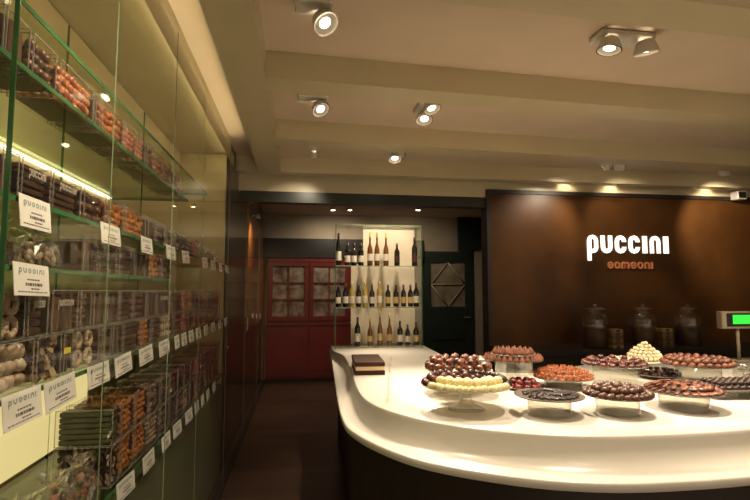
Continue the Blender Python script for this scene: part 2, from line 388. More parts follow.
# ------------------------------------------------------------------ glass front of the shelving: panes
Ys = [-.25, 1.02, 1.57, 2.24, 2.95, 3.95, 5.35, 6.9, 8.3]
names = ['nearest', 'second', 'third', 'fourth', 'fifth', 'sixth', 'seventh', 'farthest']
for k in range(8):
    off = .006 if k % 2 else -.006
    t = thing('glass_door', 'frameless sliding glass door, %s along the left wall' % names[k], 'glass door', (GX+off, Ys[k], 0), 0, 'sliding glass doors')
    L = Ys[k+1]-Ys[k]
    m = MB(); m.box(-.002, .002, .002, L-.002, .03, 2.595); m.build('pane', M['pane'], t)
    e_ = .0045 if k == 1 else .0012; m = MB(); m.box(-e_, e_, 0, .003, .03, 2.595); m.build('pane_edge', M['edge' if k == 1 else 'edge2'], t)
    
    m = MB(); m.cyl((.004,.06,1.02),(.009,.06,1.02),.014,10); m.build('finger_pull', M['chrome'], t)
b = MB(); b.box(GX-.02, GX+.02, -.25, 8.3, 0, .028); struct('trim_16', b, M['browntrim'])

# ------------------------------------------------------------------ shelving unit
t = thing('display_shelving', 'tall olive wall shelving unit with green glass shelves along the left wall', 'shelving', (0, 0, 0))
m = MB(); m.box(BX-.018, BX, -.3, 4.3, .0, 2.595); m.build('back_panel', M['panel'], t)
m = MB(); m.box(BX, SX-.02, 4.27, 4.30, .70, 2.595); m.build('end_panel', M['panel'], t)
m = MB(); m.box(BX, SX-.02, -.3, 4.3, 0, .70); m.build('base', M['oliveb'], t)
SH = {'0': (2.085, 3.35), '1': (1.945, 2.80), '2': (1.655, 4.25), '3': (1.505, 2.50), '4': (1.225, 4.25), '5': (.79, 4.25)}
for k, (z, ye) in SH.items():
    xb = BX + (.002 if k != '0' else .15)
    m = MB(); m.box(xb, SX-.003, -.25, ye, z-.010, z); s_ = m.build('shelf', M['shelf'], t)
    m = MB(); m.box(SX-.003, SX, -.25, ye, z-.011, z+.0005); m.box(xb, SX-.003, ye, ye+.003, z-.011, z+.0005); m.build('shelf_edge', M['edge'], s_)
    if k == '1':
        xo = .002 if k == '1' else .05; m = MB(); m.box(BX+xo, BX+xo+.014, -.2, ye-.03, z-(.016 if k == '1' else .020), z-.011); m.build('light_strip', M['led' if k == '1' else 'fillstrip'], s_)
m = MB(); m.box(-.572, -.568, -.25, 4.3, 2.50, 2.597); v_ = m.build('added_valance', M['beam'], t)  # board added to keep the fill strip out of sight
m = MB(); m.box(-.592, -.580, -.2, 4.2, 2.578, 2.588); m.build('light_strip', M['fillstrip'], v_)  # unseen strip, added to brighten the back wall and the goods
m = MB(); m.box(BX+.001, BX+.006, -.1, 2.6, .80, 1.19); m.build('wall_glow', M['wallglow'], t)  # glowing sheet standing in for light on the wall below the fourth shelf
for yy in (1.0, 2.24, 3.3):
    m = MB(); m.box(BX, BX+.006, yy-.004, yy+.004, .70, 2.59); m.build('seam', M['edge'], t)

# ---- contents generators (origin: base centre of box; +x front, width along y)
def scatter_faces(m, w, d, h, sz, fn):
    """items laid along the front, near side and top"""
    ny = max(2, round(w/sz)); nz = max(2, round(h/sz)); nx = max(2, round(d/sz))
    for i in range(ny):
        for k in range(nz): fn(Vector((d/2-sz*.5, -w/2+(i+.5)*w/ny, (k+.5)*h/nz)))
    for i in range(nx-1):
        for k in range(nz): fn(Vector((-d/2+(i+.5)*d/nx, -w/2+sz*.5, (k+.5)*h/nz)))
    for i in range(nx-1):
        for k in range(ny-1): fn(Vector((-d/2+(i+.5)*d/nx, -w/2+(k+1.5)*w/ny, h-sz*.5)))
def rrot(): return Matrix.Rotation(random.uniform(0, 6.3), 3, 'X') @ Matrix.Rotation(random.uniform(-.5, .5), 3, 'Y') @ Matrix.Rotation(random.uniform(-.6, .6), 3, 'Z')
def contents(kind, w, d, h):
    m = MB(); w -= .010; d -= .010; h -= .010; ms = [M['dark']]
    core = lambda c: m.box(-d/2+.004, d/2-c, -w/2+c, w/2-.004, .001, h-c, 1)
    J = lambda p, q: p + Vector([random.uniform(-q, q) for _ in range(3)])
    if kind in ('almonds', 'pralines', 'truffles', 'mixed nuts'):
        mt = {'almonds': 'almond', 'pralines': 'hazel', 'truffles': 'milk', 'mixed nuts': 'mixnut'}[kind]
        ms = [M[mt], M['dark']]; sz = {'almonds': .024, 'truffles': .028}.get(kind, .021); core(sz*.6)
        if kind == 'almonds': scatter_faces(m, w, d, h, sz, lambda p: m.ell(J(p, .003), .011, .0165, .0105, 8, 5, Matrix.Rotation(random.uniform(-.9, .9), 3, 'X')))
        else: scatter_faces(m, w, d, h, sz, lambda p: m.ell(J(p, .002), sz*.5, sz*.52, sz*.48, 6, 4))
    elif kind == 'candied orange':
        ms = [M['orange'], M['dark']]; core(.02)
        scatter_faces(m, w, d, h, .022, lambda p: m.ell(J(p, .003), .006, .014, .010, 7, 4, rrot()))
    elif kind == 'nougat':
        ms = [M['creamnut'], M['milk']]; core(.03)
        scatter_faces(m, w, d, h, .036, lambda p: m.ell(J(p, .003), .015, .02, .017, 8, 5, rrot(), jit=.12))
    elif kind == 'chocolate bark':
        ms = [M['mixnut'], M['dark']]; core(.016)
        scatter_faces(m, w, d, h, .020, lambda p: m.box(-.003, .003, -.012, .012, -.008, .008, random.choice((0, 1)), Matrix.Translation(J(p, .002)) @ rrot().to_4x4()))
    elif kind == 'chocolate bars':
        ms = [M['milk'], M['dark']]; n = 5
        for k in range(n): m.bbox(-d/2+.002, d/2-.004-random.uniform(0, .004), -w/2+.004+random.uniform(0, .006), w/2-.004, k*h/n+.001, (k+1)*h/n-.003, .003, k % 2)
    elif kind == 'chocolate rings':
        ms = [M['creamnut'], M['milk']]; core(.02)
        for s_ in range(2):
            for q in range(max(1, round(w/.06))):
                c = Vector((d/2-.010, -w/2+(q+.5)*w/max(1, round(w/.06)), (s_+.5)*h/2)); r = .019
                for a in range(12):
                    aa = a*PI/6; m.ell(c+Vector((0, r*math.cos(aa), r*math.sin(aa))), .008, .009, .009, 6, 4)
    elif kind == 'dark chocolate tablets':
        ms = [M['dark'], M['milk']]; n = max(3, round(w/.018))
        for k in range(n): m.bbox(-d/2+.003, d/2-.003-random.uniform(0, .005), -w/2+k*w/n+.001, -w/2+(k+1)*w/n-.001, .001, h*random.uniform(.86, .98), .002, k % 2)
    elif kind == 'green wrapped chocolates':
        ms = [M['green_box'], M['dark']]; n = 6
        for k in range(n): m.bbox(-d/2+.003, d/2-.003, -w/2+.003, w/2-.003, k*h/n+.001, (k+1)*h/n-.002, .002, 0)
    return m, ms
cache = {}
def get(key, fn):
    if key not in cache: cache[key] = fn()
    return cache[key]
def film(w, d, h):
    m = MB(); m.box(-d/2, d/2, -w/2, w/2, 0, h); return m.mesh('clear_case', M['boxfilm'])
def edges(w, d, h):
    m = MB(); e = .0012
    for sx in (-1, 1):
        for sy in (-1, 1): m.box(sx*d/2-e, sx*d/2+e, sy*w/2-e, sy*w/2+e, 0, h)
    for z in (e, h-e):
        for sy in (-1, 1): m.box(-d/2, d/2, sy*w/2-e, sy*w/2+e, z-e, z+e)
        m.box(d/2-e, d/2+e, -w/2, w/2, z-e, z+e)
    return m.mesh('case_rim', M['acryledge'])
M['acryledge'] = glass('acrylic edge', (.8, .8, .78), .2, k=1, base=.15, haze=(.6, .55, .5), haze_amt=.25)
PART = {'almonds': 'nuts', 'pralines': 'nuts', 'mixed nuts': 'nuts', 'truffles': 'truffles', 'candied orange': 'fruit', 'nougat': 'nougat', 'chocolate bark': 'chocolate_pieces',
        'chocolate bars': 'chocolate_bars', 'chocolate rings': 'chocolate_rings', 'dark chocolate tablets': 'chocolate_tablets', 'green wrapped chocolates': 'wrapped_chocolates'}
LOOK = {'almonds': 'brown almonds', 'pralines': 'reddish brown pralines', 'mixed nuts': 'mixed pale and dark nuts', 'truffles': 'milk chocolate truffles', 'candied orange': 'orange candied fruit',
        'nougat': 'pale nougat lumps', 'chocolate bark': 'broken chocolate pieces', 'chocolate bars': 'brown chocolate bars', 'chocolate rings': 'pale chocolate rings',
        'dark chocolate tablets': 'dark chocolate tablets', 'green wrapped chocolates': 'green wrapped chocolates'}
ORD = ['nearest', 'second nearest', 'third nearest', 'fourth nearest', 'fifth nearest', 'sixth nearest', 'seventh nearest', 'eighth nearest', 'ninth nearest', 'tenth nearest',
       'eleventh nearest', 'twelfth nearest', 'thirteenth nearest', 'fourteenth nearest', 'fifteenth nearest', 'sixteenth nearest', 'seventeenth nearest', 'eighteenth nearest', 'nineteenth nearest',
       'twentieth nearest', 'twenty-first nearest', 'twenty-second nearest', 'twenty-third nearest', 'twenty-fourth nearest', 'twenty-fifth nearest', 'twenty-sixth nearest']
def ordn(i): return ORD[i] if i < len(ORD) else 'farthest'
def box_thing(kind, yc, z, w, h, where, i, text=False, rz=0.0, sticker=False, d=.125):
    w = round(w, 2)
    t = thing('chocolate_box', 'clear box of %s, %s on the %s' % (LOOK[kind], ordn(i), where), 'box', (SX-.018-d/2, yc, z+.001), rz, 'clear boxes on the %s' % where)
    key = (kind, w, d, h)
    def mk():
        m, ms = contents(kind, w, d, h); return m.mesh(PART[kind], ms)
    c = link(PART[kind], get(key, mk), t, (0, 0, .003)); 
    if kind not in ('chocolate bars', 'dark chocolate tablets', 'green wrapped chocolates'): c['kind'] = 'stuff'
    link('clear_case', get(('f', w, d, h), lambda: film(w, d, h)), t)
    link('case_rim', get(('e', w, d, h), lambda: edges(w, d, h)), t)
    if text:
        def mt():
            m = MB(); ww = w*.60; word(m, 'puccini', ww, .017, face_x((d/2+.0012, -ww/2, h*.62)), 0, .0006, .30, .2)
            return m.mesh('lettering', M['white_print'])
        link('lettering', get(('t', w, d, h), mt), t)
    if sticker:
        m = MB(); m.box(d/2+.0014, d/2+.002, -.03, .01, h*.5, h*.5+.016); m.build('sticker', M['yellow'], t)
    return t
def bag_mesh(kind, w, d, h):
    random.seed(hash(kind) % 1000 if False else len(kind)*7)
    mt = {'pale': ['creamnut', 'milk'], 'brown': ['milk', 'hazel'], 'orange': ['orange', 'milk']}[kind]
    m = MB()
    for _ in range(46):
        a = random.uniform(-1.9, 1.9); zz = random.uniform(.012, h*.66); k = math.sin(PI*min(1, (zz/(h*.66))*.75+.2))
        m.ell((math.cos(a)*d*.36*k, math.sin(a)*w*.40*k, zz), .008, .013, .009, 6, 4, rrot(), random.choice((0, 0, 1)))
    c = m.mesh('sweets', [M[mt[0]], M[mt[1]]])
    m = MB(); prof = [(.42, 0), (.50, .10), (.49, .35), (.44, .55), (.30, .70), (.10, .78), (.09, .80), (.22, .92), (.34, 1.0)]
    n = 22; vs = []; fs = []
    for r, z in prof:
        for j in range(n):
            a = 2*PI*j/n; k = r*(1+random.uniform(-.10, .10)+.08*math.cos(7*a)); vs.append((k*d*math.cos(a), k*w*math.sin(a), z*h+(random.uniform(-.01, .01) if z > 0 else 0)))
    for k in range(len(prof)-1):
        for j in range(n): fs.append((k*n+j, k*n+(j+1)%n, (k+1)*n+(j+1)%n, (k+1)*n+j))
    fs.append(tuple(range(n-1, -1, -1)))
    m.add(vs, fs, 0, False); f = m.mesh('wrapper', M['cello'])
    m = MB(); m.lathe([(.012, .77*h), (.013, .785*h), (.012, .80*h)], 8); r = m.mesh('tie', M['labelgold'])
    return c, f, r
def bag_thing(kind, yc, z, w, h, where, i):
    d = .13
    t = thing('sweet_bag', 'tied cellophane bag of %s sweets, %s bag on the %s' % (kind, ordn(i), where), 'bag', (SX-.02-d/2, yc, z+.001), 0, 'cellophane bags on the %s' % where)
    c, f, r = get(('bag', kind, round(w, 2), h), lambda: bag_mesh(kind, round(w, 2), d, h))
    o = link('sweets', c, t); o['kind'] = 'stuff'; link('wrapper', f, t); link('tie', r, t)
def Yp(px, X=SX-.02): return pix(px, 291, 0, X).y

AL, PR, MX, TR, OR, NO, BK, BA, RI, DT, GW = 'almonds', 'pralines', 'mixed nuts', 'truffles', 'candied orange', 'nougat', 'chocolate bark', 'chocolate bars', 'chocolate rings', 'dark chocolate tablets', 'green wrapped chocolates'
def run(items, z, h, where, tail, yend, tw=.13, tailh=None, d=.125):
    """items: (px0, px1, kind, text, sticker); then repeat tail kinds up to yend"""
    i = 0; y = 0; nb = 0
    for px0, px1, kind, tx, st in items:
        a, e = Yp(px0), Yp(px1); y = e
        if kind.startswith('bag'):
            bag_thing(kind[4:], (a+e)/2, z, (e-a)*.86, h, where, nb); nb += 1
        else:
            box_thing(kind, (a+e)/2, z, e-a-.012, h, where, i, tx, 0, st, d); i += 1
    k = 0
    while y+tw < yend:
        kd = tail[k % len(tail)]
        if kd.startswith('bag'): bag_thing(kd[4:], y+tw/2, z, tw*.84, h*1.12, where, nb); nb += 1
        else: box_thing(kd, y+tw/2+.004, z, tw-.012, h if k % 3 else h*.96, where, i, k % 4 == 1 and kd in (BA, DT), 0, False, d); i += 1
        k += 1; y += tw
z = {k: v[0] for k, v in SH.items()}
run([(-40, -12, TR, 0, 0), (-12, 15, DT, 0, 0), (17, 45, TR, 0, 0), (47, 85, AL, 0, 0), (86, 92, DT, 0, 0), (93, 117, AL, 0, 0), (118, 130, PR, 0, 0), (131, 140, PR, 0, 0), (141, 149, TR, 0, 0)],
    z['1'], .108, 'top shelf', [PR, PR, TR, PR], 2.76)
run([(-45, -10, BA, 1, 0), (-8, 12, DT, 0, 0), (13, 45, BA, 1, 0), (46, 76, BA, 1, 0), (78, 102, TR, 0, 0), (103, 121, OR, 0, 0), (122, 143, OR, 0, 0), (145, 153, DT, 0, 0), (154, 163, TR, 0, 0), (164, 172, BK, 0, 0), (173, 184, BK, 0, 0), (185, 191, MX, 0, 0), (192, 198, AL, 0, 0)],
    z['2'], .098, 'second shelf', ['bag pale', 'bag brown', 'bag pale', 'bag orange'], 4.20, .15)
run([(-40, -8, 'bag brown', 0, 0), (-6, 34, 'bag brown', 0, 0), (35, 72, 'bag pale', 0, 0), (80, 96, DT, 0, 0), (97, 115, BA, 0, 0), (117, 133, BA, 0, 0), (134, 149, DT, 0, 0), (151, 160, OR, 0, 0), (161, 174, TR, 0, 0)],
    z['3'], .105, 'short middle shelf', [], 2.4)
H4 = .112
run([(-40, -5, BA, 0, 0), (-3, 27, RI, 0, 0), (28, 49, BA, 1, 0), (51, 79, DT, 1, 0), (80, 92, BA, 0, 0), (93, 106, DT, 0, 0), (107, 119, DT, 0, 0), (120, 133, BA, 0, 0), (134, 146, TR, 0, 0), (147, 156, DT, 0, 0), (157, 170, DT, 1, 0), (171, 183, TR, 0, 0)],
    z['4']+H4+.003, H4, 'upper row of the fourth shelf', [PR, OR, DT, TR], 4.2, .14)
run([(-45, -8, NO, 0, 0), (-6, 38, NO, 0, 0), (39, 64, BK, 0, 0), (65, 76, DT, 0, 1), (77, 101, RI, 0, 0), (102, 113, BA, 0, 0), (114, 124, DT, 0, 0), (125, 142, BA, 0, 0), (143, 152, OR, 0, 0), (153, 165, BA, 0, 0), (166, 174, NO, 0, 0), (175, 183, TR, 0, 0)],
    z['4'], H4, 'lower row of the fourth shelf', [PR, TR, OR, BA], 4.2, .14)
run([(30, 72, 'bag brown', 0, 0), (73, 98, 'bag brown', 0, 0), (99, 115, 'bag brown', 0, 0), (117, 126, BK, 0, 0), (127, 139, OR, 0, 0), (140, 152, OR, 0, 0), (153, 163, MX, 0, 0), (164, 172, TR, 0, 0), (173, 180, DT, 0, 0)],
    z['5'], .135, 'bottom shelf', [TR, MX, DT, PR], 4.2, .15, None, .18)
run([(117, 126, GW, 0, 0), (127, 139, OR, 0, 0), (140, 152, OR, 0, 0), (153, 163, BK, 0, 0), (164, 172, BA, 0, 0), (173, 180, TR, 0, 0)],
    z['5']+.138, .12, 'upper row of the bottom shelf', [DT, TR, BA, PR], 4.2, .15, None, .18)
# ---- price tags along shelf edges
def tag_mesh(w, h):
    m = MB(); m.box(0, .0012, -w/2, w/2, -h, .004); card = m.mesh('card', M['paper'])
    m = MB(); word(m, 'puccini', w*.74, h*.17, face_x((.0013, -w*.37, -h*.27)), 0, .0003, .26, .25); a = m.mesh('green_lettering', M['inkgreen'])
    m = MB(); random.seed(3)
    for zz, a0, e0, th in ((-.50, -.15, .2, .05), (-.68, -.2, .28, .10), (-.80, -.05, .2, .05), (-.90, -.4, .42, .04)):
        x = a0*w
        while x < e0*w:
            e = min(x+random.uniform(.03, .08)*w, e0*w); m.box(.0013, .0016, x, e, zz*h, zz*h+th*h); x = e+.02*w
    return card, a, m.mesh('price_lettering', M['ink'])
TAGS = {'2': [(13, 47), (98, 118), (139, 151), (164, 175), (180, 189), (201, 207), (210, 215), (218, 222), (225, 228)],
        '3': [(11, 49)],
        '4': [(9, 47), (49, 80), (91, 113), (117, 135), (140, 156), (160, 172), (176, 181), (183, 188), (190, 195), (197, 202), (205, 209), (212, 216), (219, 222), (225, 228)],
        '5': [(60, 85), (90, 112), (122, 144), (147, 162), (167, 175), (177, 186), (189, 196), (198, 202), (204, 207), (209, 212), (215, 218)]}
SN = {'2': 'second shelf', '3': 'short middle shelf', '4': 'fourth shelf', '5': 'bottom shelf'}
for k, L in TAGS.items():
    for i, (a, e) in enumerate(L):
        ya, ye = Yp(a, SX+.006), Yp(e, SX+.006); w = round(min(ye-ya, .17), 2); hh = .068 if a < 60 else .06
        lab = 'white price tag hanging from the edge of the %s, %s' % (SN[k], ordn(i)) if len(L) > 1 else 'only white price tag on the edge of the short middle shelf'
        t = thing('price_tag', lab, 'price tag', (SX+.003, (ya+ye)/2, z[k]+.002), 0, 'price tags')
        t.rotation_euler = (random.uniform(-.05, .05), R(-6), random.uniform(-.03, 0.03))
        c1, c2, c3 = get(('tag', w, hh), lambda: tag_mesh(w, hh))
        link('card', c1, t); link('lettering', c2, t); link('lettering', c3, t)

# ------------------------------------------------------------------ counter
def catmull(P, n):
    P = [Vector(p) for p in P]; out = []; m = len(P)-1
    for i in range(n+1):
        u = i/n*m; k = min(int(u), m-1); f = u-k
        p0 = P[max(k-1, 0)]; p1 = P[k]; p2 = P[k+1]; p3 = P[min(k+2, m)]
        out.append(.5*((2*p1)+(p2-p0)*f+(2*p0-5*p1+4*p2-p3)*f*f+(3*p1-p0-3*p2+p3)*f**3))
    return out
CT = .92
Lp = [(.285,4.95),(.285,4.55),(.278,4.2),(.248,3.5),(.221,2.63),(.263,2.314),(.39,2.03),(.54,1.854),(.789,1.690),(1.034,1.607),(1.30,1.585),(1.65,1.60),(2.2,1.68),(3.2,1.92),(4.4,2.3)]
Pp = [(.300,4.95),(.302,4.55),(.365,4.2),(.352,3.5),(.318,2.75),(.345,2.40),(.46,2.14),(.637,1.945),(.859,1.812),(1.095,1.745),(1.35,1.728),(1.70,1.745),(2.25,1.83),(3.2,2.08),(4.4,2.45)]
Bp = [(1.20,4.95),(1.20,4.75),(1.19,4.5),(1.18,4.2),(1.17,3.9),(1.17,3.6),(1.19,3.35),(1.28,3.18),(1.45,3.12),(1.68,3.15),(1.95,3.35),(2.3,3.5),(2.9,3.55),(3.6,3.58),(4.4,3.6)]
N = 90
L_, P_, B_ = catmull(Lp, N), catmull(Pp, N), catmull(Bp, N)
ctr = thing('display_counter', 'long curved white shop counter with a dark base', 'counter', (0, 0, 0))
prof = [(.03,.772),(0,.776),(-.004,.788),(.004,.800),(.05,.804),(.25,.806),(.5,.812),(.7,.826),(.82,.846),(.91,.872),(.965,.900),(.985,.914),(1.03,CT)]
vs = []; fs = []
for i in range(N+1):
    for s, zz in prof:
        p = L_[i].lerp(P_[i], s); 
        f = min(1, max(0, (4.75-L_[i].y)/.5)) if i < N*.3 else 1
        zz2 = CT+(zz-CT)*(.25+.75*f) if zz > .775 else zz
        vs.append((p.x, p.y, zz2))
    q = B_[i]; vs.append((q.x, q.y, CT)); vs.append((q.x, q.y, CT-.04))
K = len(prof)+2
for i in range(N):
    for k in range(K-1): fs.append((i*K+k, i*K+k+1, (i+1)*K+k+1, (i+1)*K+k))
fs.append(tuple(range(K-1, -1, -1))); fs.append(tuple(N*K+k for k in range(K)))
m = MB(); m.add(vs, [f[::-1] for f in fs], 0, True); top = m.build('countertop', M['counter'], ctr)
vs = []; fs = []
for i in range(N+1):
    d = (P_[i]-L_[i]); d = d.normalized() if d.length > .03 else Vector((1, 0)); a = L_[i]+d*.09; q = B_[i]-Vector((0, .06)) if i > N*.4 else B_[i]-Vector((.06, 0))
    vs += [(a.x, a.y, 0), (a.x, a.y, .79), (q.x, q.y, .86), (q.x, q.y, 0)]
for i in range(N):
    for k in range(3): fs.append((i*4+k, i*4+k+1, (i+1)*4+k+1, (i+1)*4+k)[::-1])
fs += [(0,1,2,3), tuple(N*4+k for k in (3,2,1,0))]
m = MB(); m.add(vs, fs, 0, False); m.build('base', M['base'], ctr)

# back counter along the sign wall
t = thing('back_counter', 'dark brown low counter under the sign wall', 'counter', (0, 0, 0))
m = MB(); m.box(1.95, 7.2, 4.42, 5.05, .85, .89); m.build('worktop', M['base'], t)
m = MB(); m.box(1.98, 7.2, 4.46, 5.05, 0, .85); m.build('body', M['base'], t)

# ------------------------------------------------------------------ wine case
cx0, cy0 = .32, 4.62; cx1 = 1.14; cy1 = 4.90
zt = pix(380, 225, 1, cy0).z; z2 = pix(380, 307, 1, cy0+.05).z; z3 = pix(380, 266, 1, cy0+.05).z
t = thing('wine_case', 'open glass wine case with three rows of bottles at the counter end', 'display case', (cx0, cy0, CT))
W_, D_, H_ = cx1-cx0, cy1-cy0, zt-CT
for zz, nm in ((.016, 'base_glass'), (z2-CT, 'shelf'), (z3-CT, 'shelf'), (H_, 'top_glass')):
    m = MB(); m.box(.004, W_-.004, 0, D_, zz-.008, zz); o = m.build(nm, M['pane'], t)
    m = MB(); m.box(.004, W_-.004, -.003, 0, zz-.008, zz); m.build('glass_edge', M['edge2'], o)
for xx in (0, W_-.006):
    m = MB(); m.box(xx, xx+.006, 0, D_, .0, H_+.001); o = m.build('side_glass', M['pane'], t)
    m = MB(); m.box(xx-.0005, xx+.0065, -.003, 0, .0, H_+.001); m.build('glass_edge', M['edge'], o)
# frosted panel at the back, notched at its upper left
px_x = lambda px: pix(px, 291, 1, cy1).x-cx0
a, e = px_x(351), px_x(363); zn = pix(360, 264, 1, cy1).z-CT
poly = [(a, .02), (W_-.008, .02), (W_-.008, H_-.01), (e, H_-.01), (e, zn), (a, zn)]
m = MB(); m.prism(poly, face_y((0, D_, 0)), 0, .006); m.build('back_panel', M['frost'], t)

# bottles
def bottle_meshes(kind, h, r, labf, labm, cap):
    m = MB()
    if kind == 'wine': prof = [(r*.9,0),(r,.006),(r,h*.60),(r*.93,h*.66),(r*.55,h*.74),(r*.38,h*.79),(r*.36,h*.98),(r*.40,h*.985),(r*.40,h)]
    else: prof = [(r*.85,0),(r,.008),(r,h*.42),(r*.9,h*.52),(r*.42,h*.66),(r*.33,h*.74),(r*.32,h*.97),(r*.38,h*.975),(r*.38,h)]
    m.lathe(prof, 14); a = m.mesh('glass_body', M[labf])
    m = MB(); m.lathe([(r*1.015,h*.16),(r*1.015,h*(.44 if kind == 'wine' else .36))], 14, caps=False); b_ = m.mesh('label', M[labm])
    m = MB(); m.lathe([(r*.42,h*.84),(r*.42,h*1.003),(0,h*1.004)], 10, caps=False); c = m.mesh('capsule', M[cap])
    return a, b_, c
rows = [('top shelf', z3, 266, [(337,233,'d','label'),(347.5,243,'d','label'),(354,243,'d','label'),(361,243,'d','label'),(370,233,'a','label'),(377,233,'a','label'),(386,233,'a','label'),(397,243,'d','foilcap'),(414.5,237,'d','foilcap')]),
        ('middle shelf', z2, 307, [(337,284,'d','label'),(345.5,284,'d','label'),(351.7,282,'g','label'),(358.5,284,'d','label'),(365,282,'g','label'),(372,285,'d','label'),(379.5,282,'g','label'),(388,285,'d','labelgold'),(396,285,'d','labelgold'),(403.5,285,'d','labelgold'),(410.5,285,'d','labelgold'),(418.5,283,'d','label')]),
        ('base', CT+.016, 347, [(357.5,318,'d','label'),(370,319,'a','labelgold'),(380,313,'a','labelgold'),(389.5,315,'a','labelgold'),(400,323,'d','label'),(407.7,326,'d','label'),(416,324,'d','labelgold')])]
CN = {'d': 'dark', 'a': 'amber', 'g': 'golden'}
for nm, zz, pb, bl in rows:
    for i, (px, pt, c, lb) in enumerate(bl):
        Y = cy0+.09; X = pix(px, pb, 1, Y).x; h = pix(px, pt, 1, Y).z-pix(px, pb, 1, Y).z
        h = round(h, 2); r = .027 if c == 'd' else .026
        r = min(r, .036*h/.3+.0)
        X = min(max(X, cx0+.035), cx1-.037)
        t = thing('wine_bottle', '%s glass bottle on the %s of the wine case, %s from the left' % (CN[c], nm, ['first','second','third','fourth','fifth','sixth','seventh','eighth','ninth','tenth','eleventh','twelfth'][i]), 'bottle', (X, Y, zz+.001), 0, 'bottles in the wine case')
        kd = 'tall' if c == 'a' else 'wine'
        A = get(('bot', kd, h, c, lb), lambda: bottle_meshes(kd, h, r, {'d': 'bdark', 'a': 'bamber', 'g': 'bgold'}[c], lb, 'foilcap' if c == 'd' else 'goldcap'))
        for n_, me in zip(('glass_body', 'label', 'capsule'), A): link(n_, me, t)

# brown gift box with cream band near the case
p0 = pix(355, 375.5, 2, CT); p1 = pix(385, 375, 2, CT); wv = (p1-p0).length; hz = pix(385, 362, 1, p1.y).z-CT
ang = math.atan2(p1.y-p0.y, p1.x-p0.x)
t = thing('gift_box', 'square brown gift box with a cream band on the counter before the wine case', 'box', (p0.x, p0.y, CT+.0005), ang)
m = MB(); m.bbox(0, wv, 0, .40, 0, hz*.34, .002); m.build('base', M['bronzebox'], t)
m = MB(); m.bbox(.003, wv-.003, .003, .397, hz*.34, hz*.66, .002); m.build('band', M['creamband'], t)
m = MB(); m.bbox(0, wv, 0, .40, hz*.66, hz, .002); m.build('lid', M['bronzebox'], t)
# glass partition standing on the counter
pa = pix(389, 402, 2, CT); pb = pix(391, 377, 2, CT)
m = MB(); hg = pix(389, 376, 1, pa.y).z-CT
dv = Vector((pb.x-pa.x, pb.y-pa.y, 0)); nv = Vector((-dv.y, dv.x, 0)).normalized()*.003
m.add([pa-nv, pa+nv, pb+nv, pb-nv]+[p+Vector((0,0,hg)) for p in (pa-nv, pa+nv, pb+nv, pb-nv)], [(0,3,2,1),(4,5,6,7),(0,1,5,4),(1,2,6,5),(2,3,7,6),(3,0,4,7)])
o = m.build('glass_screen', M['acryl']); tag(o, 'small clear glass screen upright on the counter left of the trays', 'glass screen')

# ------------------------------------------------------------------ chocolates
def choc(kind):
    m = MB()
    if kind == 'kiss': m.lathe([(.011,0),(.014,.003),(.0125,.010),(.008,.018),(.004,.026),(0,.034)], 16, ridges=6, ramp=.18, caps=False)
    elif kind == 'rosette': m.lathe([(.012,0),(.016,.004),(.0155,.010),(.011,.017),(.005,.021),(0,.022)], 18, ridges=6, ramp=.16, caps=False)
    elif kind == 'dome': m.lathe([(.015,0),(.0165,.003),(.016,.008),(.012,.014),(.006,.017),(0,.0175)], 14, caps=False)
    elif kind == 'ball': m.ell((0,0,.011), .0115, .0115, .011, 10, 7)
    elif kind == 'lump': m.ell((0,0,.014), .016, .013, .014, 9, 6, jit=.20)
    elif kind == 'slice': m.ell((0,0,.006), .020, .013, .006, 12, 6); 
    elif kind == 'oval': m.ell((0,0,.010), .023, .013, .010, 12, 6, jit=.04)
    elif kind == 'stick': m.bbox(-.035, .035, -.006, .006, 0, .010, .003)
    elif kind == 'block': m.bbox(-.015, .015, -.012, .012, 0, .014, .003)
    elif kind == 'spike':
        m.lathe([(.013,0),(.015,.004),(.012,.010),(0,.014)], 10, caps=False)
        for a in range(5): m.cyl((math.cos(a*1.26)*.006, math.sin(a*1.26)*.006, .008), (math.cos(a*1.26)*.013, math.sin(a*1.26)*.013, .024), .0035, 5, 0, .001)
    return m
HH = {'kiss': .033, 'rosette': .021, 'dome': .017, 'ball': .021, 'lump': .026, 'slice': .0115, 'oval': .019, 'stick': .0095, 'block': .0135, 'spike': .018}
def put(name, kind, mt, pts, label, cat, group):
    me = get(('c', kind, mt), lambda: choc(kind).mesh(name, M[mt]))
    for (x, y, zz, rz, sc, tl) in pts:
        o = link(name, me, None, (x, y, zz)); o.rotation_euler = (tl, 0, rz); o.scale = (sc, sc, sc); tag(o, label, cat, group)
def ring(cx, cy, z_, r, n, sc=1, a0=0, a1=360, rzf=0, tilt=0, face=True):
    out = []
    for i in range(n):
        a = R(a0+(a1-a0)*(i+(.5 if a1-a0 < 360 else 0))/n)
        out.append((cx+r*math.cos(a), cy+r*math.sin(a), z_, (a if face else 0)+rzf+random.uniform(-.15, .15), sc*random.uniform(.94, 1.05), tilt))
    return out

